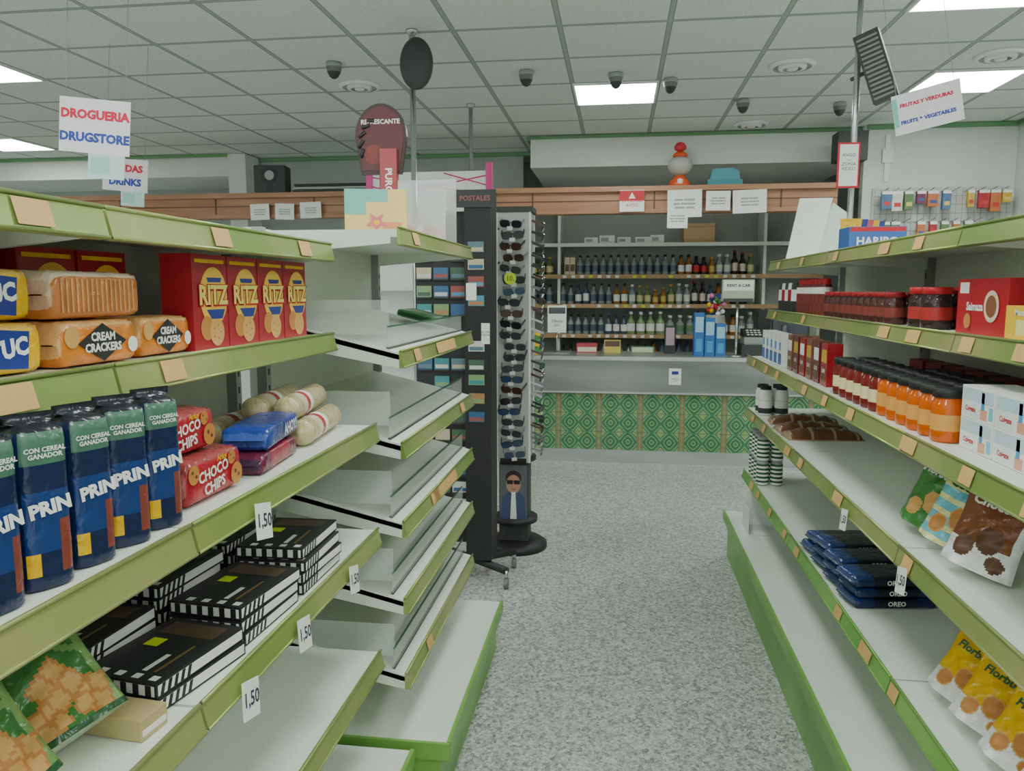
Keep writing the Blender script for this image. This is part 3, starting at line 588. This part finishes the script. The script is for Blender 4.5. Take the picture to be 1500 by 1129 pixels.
# ------------------------------------------------------------ counter things
CT=1.0
b=B(); b.box(-.16,-.18,0,.16,.18,.10,DK); b.box(-.13,-.12,.10,.13,.14,.17,GREY); b.add([(-.13,-.12,.17),(.13,-.12,.17),(.13,.06,.24),(-.13,.06,.24),(-.13,.14,.17),(.13,.14,.17),(-.13,.14,.24),(.13,.14,.24)],[(0,1,2,3),(3,2,7,6),(0,3,6,4),(1,5,7,2),(4,6,7,5)],DK)
for i in range(4):
    for j in range(3): b.box(-.1+i*.035,-.09+j*.045,.185+j*.018,-.075+i*.035,-.065+j*.045,.197+j*.018,WT)
b.box(.02,.08,.24,.14,.10,.42,BLK); b.obj('cash_register',(1.30,7.54,CT+.001),bevel=.004)
b=B(); b.tube((0,0,0),(0,0,.5),.012,CHROME); b.lathe([(.06,0),(.06,.012),(.012,.02)],CHROME); b.box(-.14,-.03,.5,.14,.03,.70,M((160,170,150),.5)); b.box(-.13,-.032,.6,.13,-.03,.69,M((216,226,206),.5)); b.box(-.13,-.05,.5,.13,-.03,.53,DK)
o=b.obj('customer_display',(1.07,7.24,CT+.001)); text("RENT A CAR",.036,INK,o,(0,-.034,.645),bold=.02)
for i in range(3): cbox('blue_product_box',.09,.06,.40-.05*i,M((40,96,160),.4),[(.1,.55,.9,.9,M((150,190,210))),(.2,.1,.8,.4,M((70,140,190)))],loc=(.74+i*.097,7.30,CT+.001),rz=6)
b=B()
for i in range(26):
    a=random.random()*6.28; r=random.uniform(0,.08); c=random.choice([RED,YEL,BLU,GRN,M((220,120,170)),WT]); q=Vector((r*math.cos(a),r*math.sin(a),.36+random.uniform(0,.2)))
    b.lathe([(.004,-.025),(.02,-.012),(.024,0),(.02,.012),(.004,.025)],c,q.x,q.y,q.z,8)
b.tube((0,0,0),(0,0,.36),.015,WT); b.lathe([(.08,0),(.08,.02),(.09,.34),(.09,.37)],M((200,205,200),.3,alpha=.6)); b.obj('lollipop_stand',(.92,7.60,CT+.001))
for i in range(4):
    pp=pouch('snack_bag',.16,.2,.06,lambda u,v:[GRN,YEL,M((60,150,70),.3)][int(v*6+u*2)%3],GRN,gus=True); pp.location=(-.98+.17*(i%2),7.28+.12*(i//2),CT+.002); pp.rotation_euler=(0,0,.15*i-.2)
b=B(); b.box(-.12,-.05,0,.12,.05,.006,CLEAR); b.tube((0,0,.006),(0,0,.2),.006,CHROME); b.box(-.09,-.008,.2,.09,-.006,.46,PAPER); b.box(-.08,-.0085,.38,.08,-.008,.44,M((70,70,76)))
o=b.obj('leaflet_stand',(-.58,7.42,CT+.001)); text("Oferta\n2x1",.04,INK,o,(0,-.009,.29))
cbox('leaflet_holder',.10,.08,.26,DK,[(.1,.3,.9,.95,M((170,150,160)))],loc=(.50,7.6,CT+.001))
cbox('gum_display_box',.2,.12,.09,M((170,60,70)),[(.05,.1,.95,.6,M((220,210,190)))],loc=(-.30,7.60,CT+.001),rz=5)
cbox('lighter_display_box',.16,.12,.12,M((200,180,90)),[(.05,.5,.95,.95,M((90,60,50)))],loc=(-.05,7.62,CT+.001))
cbox('gum_display_box',.22,.1,.06,M((90,120,90)),[(.05,.1,.95,.9,M((190,200,170)))],loc=(.24,7.62,CT+.001))
b=B(); b.box(-.17,-.01,.12,.17,.012,.36,BLK); b.box(-.155,-.012,.135,.155,-.01,.345,M((60,66,72),.2,wrap=False)); b.box(-.02,.01,.02,.02,.03,.2,DK); b.lathe([(.09,0),(.09,.012),(.03,.02)],DK); b.obj('computer_monitor',(1.62,7.62,CT+.001),-12)
b=B(); b.lathe([(.05,0),(.055,.02),(.05,.2),(.03,.24),(.03,.3)],M((60,60,66),.3)); b.obj('coffee_flask',(1.50,7.3,CT+.001))
# ------------------------------------------------------------ postcard tower
b=B(); b.box(-.07,-.1,.13,.07,.1,2.1,BLK)
b.box(-.36,-.012,.2,-.07,.012,2.02,BLK); b.box(-.06,.1,.2,-.04,.2,2.0,BLK)
b.tube((-.25,-.16,.1),(.16,.16,.1),.022,BLK); b.tube((-.25,.16,.1),(.16,-.16,.1),.022,BLK)
for (x,y) in [(-.25,-.16),(.16,.16),(-.25,.16),(.16,-.16)]:
    b.tube((x,y,.05),(x,y,.1),.01,CHROME); b.tube((x-.012,y,.03),(x+.012,y,.03),.028,M((110,112,110)),14)
cc=[(60,130,136),(80,140,170),(190,180,150),(60,90,70),(170,120,84),(50,90,130),(206,206,200),(120,156,104),(140,76,70),(90,116,130)]
for r in range(17):
    for c in range(3):
        if random.random()<.88:
            x=-.35+c*.094; z=1.86-r*.098
            ca=M(random.choice(cc),.35); cb_=M(random.choice(cc),.35); b.box(x,-.022,z,x+.082,-.014,z+.06,ca); b.box(x+.006,-.0226,z+.006,x+.076,-.022,z+.026,cb_); b.box(x,-.03,z-.008,x+.082,-.014,z,DK)
for z,c in [(1.18,3),(1.28,6),(1.10,7),(1.0,4),(1.62,8),(1.52,1),(1.8,9),(1.71,2),(.9,5)]: b.box(-.05,-.106,z,.035,-.1,z+.055,M(cc[c],.35)); b.box(-.045,-.1066,z+.005,.03,-.106,z+.025,M(cc[(c+3)%10],.35))
b.box(-.06,-.108,1.55,-.005,-.102,1.64,PAPER); b.box(.02,-.108,1.32,.065,-.102,1.43,PAPER)
b.box(-.12,-.11,2.03,.1,-.1,2.12,DK)
T=b.obj('postcard_rack',(-.735,4.13,0)); text("POSTALES",.036,M((150,90,90)),T,(-.01,-.112,2.075),bold=.02); text("DEL MAR\nTEJIDA",.016,INK,T,(.042,-.1085,1.375))
LGB=M((178,184,180),.4)
b=B(); b.lathe([(.2,0),(.2,.03),(.17,.05),(.05,.06)],BLK,seg=28); b.box(-.09,-.08,.06,.09,.08,.56,DK); b.box(-.1,-.1,.56,.1,.1,2.06,LGB); b.box(-.115,-.115,2.06,.115,.115,2.09,DK)
b.lathe([(.13,.56),(.13,.58),(.13,.585)],BLK,seg=24); b.lathe([(.14,.17),(.14,.2)],BLK,seg=24)
for sx in (-.1,.1):
    for sy in (-.1,.1): b.box(sx-.006,sy-.006,.56,sx+.006,sy+.006,2.06,WT)
S=b.obj('sunglasses_rack',(-.62,4.68,0))
def shades(b,T,lens,fr):
    b.T=T
    for sx in (-1,1):
        pts=[(sx*.034+.029*math.copysign(abs(math.cos(a))**.7,math.cos(a)),.021*math.copysign(abs(math.sin(a))**.7,math.sin(a))) for a in [2*pi*k/14 for k in range(14)]]
        b.prism(pts,-.003,.001,lens)
        pts2=[(sx*.034+(x-sx*.034)*1.1,z*1.12) for x,z in pts]; b.prism(pts2,.0012,.003,fr)
        b.box(min(sx*.063,sx*.068),0,.002,max(sx*.063,sx*.068),.11,.014,fr)
    b.box(-.01,-.003,.004,.01,.003,.011,fr); b.box(-.02,-.012,-.034,.012,-.010,-.012,WT); b.T=Matrix.Identity(4)
b=B(); LN=[M((24,26,30),.1),M((60,40,30),.1),M((40,60,90),.1),M((50,56,60),.1)]; FR=[BLK,M((70,40,30),.35),M((150,150,155),.3,.7),DK]
for r in range(22):
    z=.62+r*.065
    for face in range(4):
        R=Matrix.Rotation(face*pi/2,4,'Z'); Tm=R@Matrix.Translation((random.uniform(-.02,.02),-.165,z))@Matrix.Rotation(math.radians(20),4,'X')@Matrix.Rotation(math.radians(random.uniform(-8,8)),4,'Y')@Matrix.Rotation(math.radians(random.uniform(-14,14)),4,'Z')
        shades(b,Tm,random.choice(LN),random.choice(FR))
b.obj('sunglasses',parent=S)
bb=B(); bb.box(-.085,-.086,.2,.085,-.082,.54,M((90,94,100),.4))
SKIN=M((190,140,116),.5); disc(bb,0,-.0875,.46,.05,M((40,28,24)),20,.9); disc(bb,0,-.088,.42,.045,SKIN,20,1.3); bb.box(-.04,-.0895,.42,-.004,-.0885,.445,BLK); bb.box(.004,-.0895,.42,.04,-.0885,.445,BLK); bb.box(-.005,-.0895,.434,.005,-.0885,.44,BLK); bb.box(-.014,-.0895,.385,.014,-.0885,.39,M((150,80,76)))
bb.prism([(-.08,.2),(.08,.2),(.07,.34),(.02,.38),(-.02,.38),(-.07,.34)],-.0878,-.087,M((60,70,110))); bb.prism([(-.02,.2),(.02,.2),(.012,.37),(-.012,.37)],-.0888,-.088,WT); bb.obj('poster_portrait',parent=S)
bb=B(); disc(bb,.0,-.232,1.67,.035,LIM,20); bb.obj('price_tag',parent=S); text("10,",.04,INK,S,(0,-.234,1.67))
# ------------------------------------------------------------ things on second gondola
zg=1.781
cy=cbox('juice_display_box',.22,.10,.18,M((226,200,120),.4),[(0,.5,.35,1,M((110,176,166))),(.35,.75,.7,1,M((110,176,166))),(.62,.08,.92,.36,M((222,140,96)))],loc=(-.88,2.78,zg),rz=14)
bb=B(); bb.prism([(.0,.03),(.015,.05),(.04,.05),(.02,.07),(.028,.095),(.003,.08),(-.022,.095),(-.015,.07),(-.035,.05),(-.01,.05)],-.0525,-.0515,M((214,110,120))); disc(bb,.003,-.0528,.062,.01,YEL); bb.obj('flower_picture',parent=cy)
b=B()
for a in [(-.12,-.1,0,.12,-.097,.12),(-.12,.097,0,.12,.1,.26),(-.12,-.097,0,-.117,.097,.2),(.117,-.097,0,.12,.097,.2),(-.117,-.097,0,.117,.097,.003)]: b.box(*a,M((225,232,230),.06,alpha=.35))
for i in range(8): b.lathe([(.02,.004),(.028,.02),(.022,.06),(.005,.07)],random.choice([RED,RED,M((230,150,120)),WT]),random.uniform(-.08,.08),random.uniform(-.06,.06),0,10)
b.obj('candy_bin',(-.77,3.0,zg))
b=B(); b.tube((0,0,0),(0,0,.32),.012,DK); b.box(-.07,-.04,0,.075,.04,.012,DK)
pts=[(.11*math.cos(a),.45+.135*math.sin(a)) for a in [pi*k/16 for k in range(17)]]+[(-.085,.30),(.085,.30)]
b.prism(pts,-.012,.012,M((40,18,20),.35)); b.prism([(x*.9,.45+(z-.45)*.9) for x,z in pts],-.014,-.012,M((70,22,26),.35))
for k in range(5):
    a=1.9+k*.35; b.tube((.075*math.cos(a),-.015,.42+.1*math.sin(a)),(.095*math.cos(a+.3),-.015,.42+.12*math.sin(a+.3)),.008,BLK,6)
b.box(.0,-.03,.013,.07,.0,.40,M((156,60,66),.35)); disc(b,-.03,-.0145,.38,.04,M((110,40,36),.4))
t=b.obj('drink_display_topper',(-.985,3.2,zg)); text("REFRESCANTE",.026,WT,t,(0,-.0155,.51),bold=.02); text("PURO COLA",.04,WT,t,(.035,-.031,.21),rot=(90,90,0),bold=.03)
gb=flowpack('biscuit_pouch',.22,.15,.03,M((70,130,84),.3),GRD,M((110,150,110),.3)); gb.location=(-.80,3.08,1.42+.24*.17+.024); gb.rotation_euler=(math.radians(13.5),0,pi/2)
PK=M((206,60,130),.4); b=B()
for x in (-.4,.4): b.box(x-.02,-.02,0,x+.02,.02,2.42,PK)
b.box(-.38,-.005,1.0,.38,.005,2.37,WHP); b.box(-.42,-.2,0,.42,.2,.03,PK)
for z in (.4,.8,1.2,1.6): b.box(-.38,-.2,z,.38,-.006,z+.015,WHP)
for a,c in [((-.38,2.2),(.38,2.34)),((-.38,2.34),(.38,2.22)),((-.38,2.28),(0,2.2)),((.1,2.36),(.38,2.28))]: b.tube((a[0],-.008,a[1]),(c[0],-.008,c[1]),.004,PK,6)
b.obj('toy_rack',(-1.24,5.05,0))
# ------------------------------------------------------------ hanging signs
def hsign(name,x,y,z,w,h,l1,l2,rz,card=True,s=.05,ry=0):
    b=B(); b.box(-w/2,-.002,-h/2,w/2,.002,h/2,M((226,222,226),.35))
    for sx in (-w*.42,w*.42): b.tube((sx,0,h/2),(sx,0,H-.012-z),.0015,GREY,6)
    o=b.obj(name,(x,y,z),rot=(0,math.radians(ry),math.radians(rz)))
    text(l1,s,INKR,o,(0,-.003,h*.2),bold=.055); text(l2,s,INKB,o,(0,-.003,-h*.22),bold=.055)
    if card:
        b=B(); cw=w*.52; b.box(-w*.08,-.004,-h/2-h*.45,-w*.08+cw,-.002,-h/2+h*.0,M((186,214,212),.4)); b.box(-w*.04,-.005,-h/2-h*.36,-w*.08+cw*.6,-.004,-h/2-h*.06,M((150,200,190),.4)); b.obj('info_card',parent=o)
    return o
hsign('hanging_aisle_sign',-2.56,3.6,2.40,.34,.26,"DROGUERIA","DRUGSTORE",10,s=.058,ry=5)
hsign('hanging_aisle_sign',-2.95,4.4,2.29,.27,.19,"BEBIDAS","DRINKS",8,s=.055,ry=5)
o=hsign('hanging_aisle_sign',1.285,3.6,2.37,.26,.17,"FRUTAS Y VERDURAS","FRUITS & VEGETABLES",-24,card=False,s=.021,ry=-10)
b=B(); b.box(-.128,-.004,-.05,-.110,-.002,.07,M((110,190,180),.4)); b.obj('info_card',parent=o)
# ------------------------------------------------------------ pegboard on the right return wall
b=B(); b.box(2.22,7.375,1.85,3.36,7.397,2.50,M((206,210,206),.6))
for i in range(8): b.box(2.22,7.370,1.9+i*.075,3.36,7.375,1.904+i*.075,GREY)
for i in range(22): b.box(2.24+i*.052,7.369,1.86,2.243+i*.052,7.372,2.49,GREY)
o=b.obj('pegboard')
b=B()
for z in (2.46,2.20,1.97):
    for i in range(11):
        x=2.29+i*.098+random.uniform(-.01,.01); b.tube((x,7.37,z),(x,7.20,z+.02),.004,CHROME,6)
        if random.random()<.75:
            c=M(random.choice([(190,110,70),(170,50,56),(80,110,150),(200,170,80),(210,210,200),(110,60,80),(90,120,80)]),.3); w=random.uniform(.05,.09); h=random.uniform(.1,.19)
            for k in range(2): b.box(x-w/2+k*.006,7.22+k*.04,z-h,x+w/2,7.232+k*.04,z-.005,c)
            b.box(x-w/2,7.219,z-.03,x+w/2,7.22,z-.005,WT); b.box(x-w*.3,7.219,z-h*.8,x+w*.35,7.22,z-h*.6,M(random.choice([(220,200,120),(200,60,60),(60,80,140)]),.35))
b.obj('hanging_candy',parent=o)
b=B(); b.box(-.12,-.11,-.11,.12,.10,.13,DK); disc(b,-.02,-.112,0,.07,BLK); b.box(-.02,.10,-.03,.02,.39,.03,DK); b.obj('loudspeaker',(1.93,7.10,2.80))
b=B(); b.box(-.02,-.015,-.2,.02,0,.2,WT); b.box(-.045,-.03,-.04,.045,0,.08,WT); b.obj('wall_conduit',(2.33,7.396,2.76))
b=B(); b.box(-.01,-.3,-.2,.0,.3,.2,RED); b.box(-.012,-.28,-.18,-.01,.28,.18,WT); b.box(-.014,-.2,-.1,-.012,.2,.1,RED); b.obj('wall_poster',(XR-.003,6.6,2.55))
# ------------------------------------------------------------ world + camera
w=bpy.data.worlds.new('World'); SC.world=w; w.use_nodes=True; bg=w.node_tree.nodes['Background']; bg.inputs[0].default_value=(.9,.97,.92,1); bg.inputs[1].default_value=1.4
cam=bpy.data.cameras.new('camera'); co=bpy.data.objects.new('camera',cam); COL.objects.link(co)
cam.sensor_width=36; cam.lens=36*1130/1500; cam.clip_start=.05
co.location=(0,0,1.6); co.rotation_euler=(math.radians(83),0,math.radians(7.8))
SC.camera=co
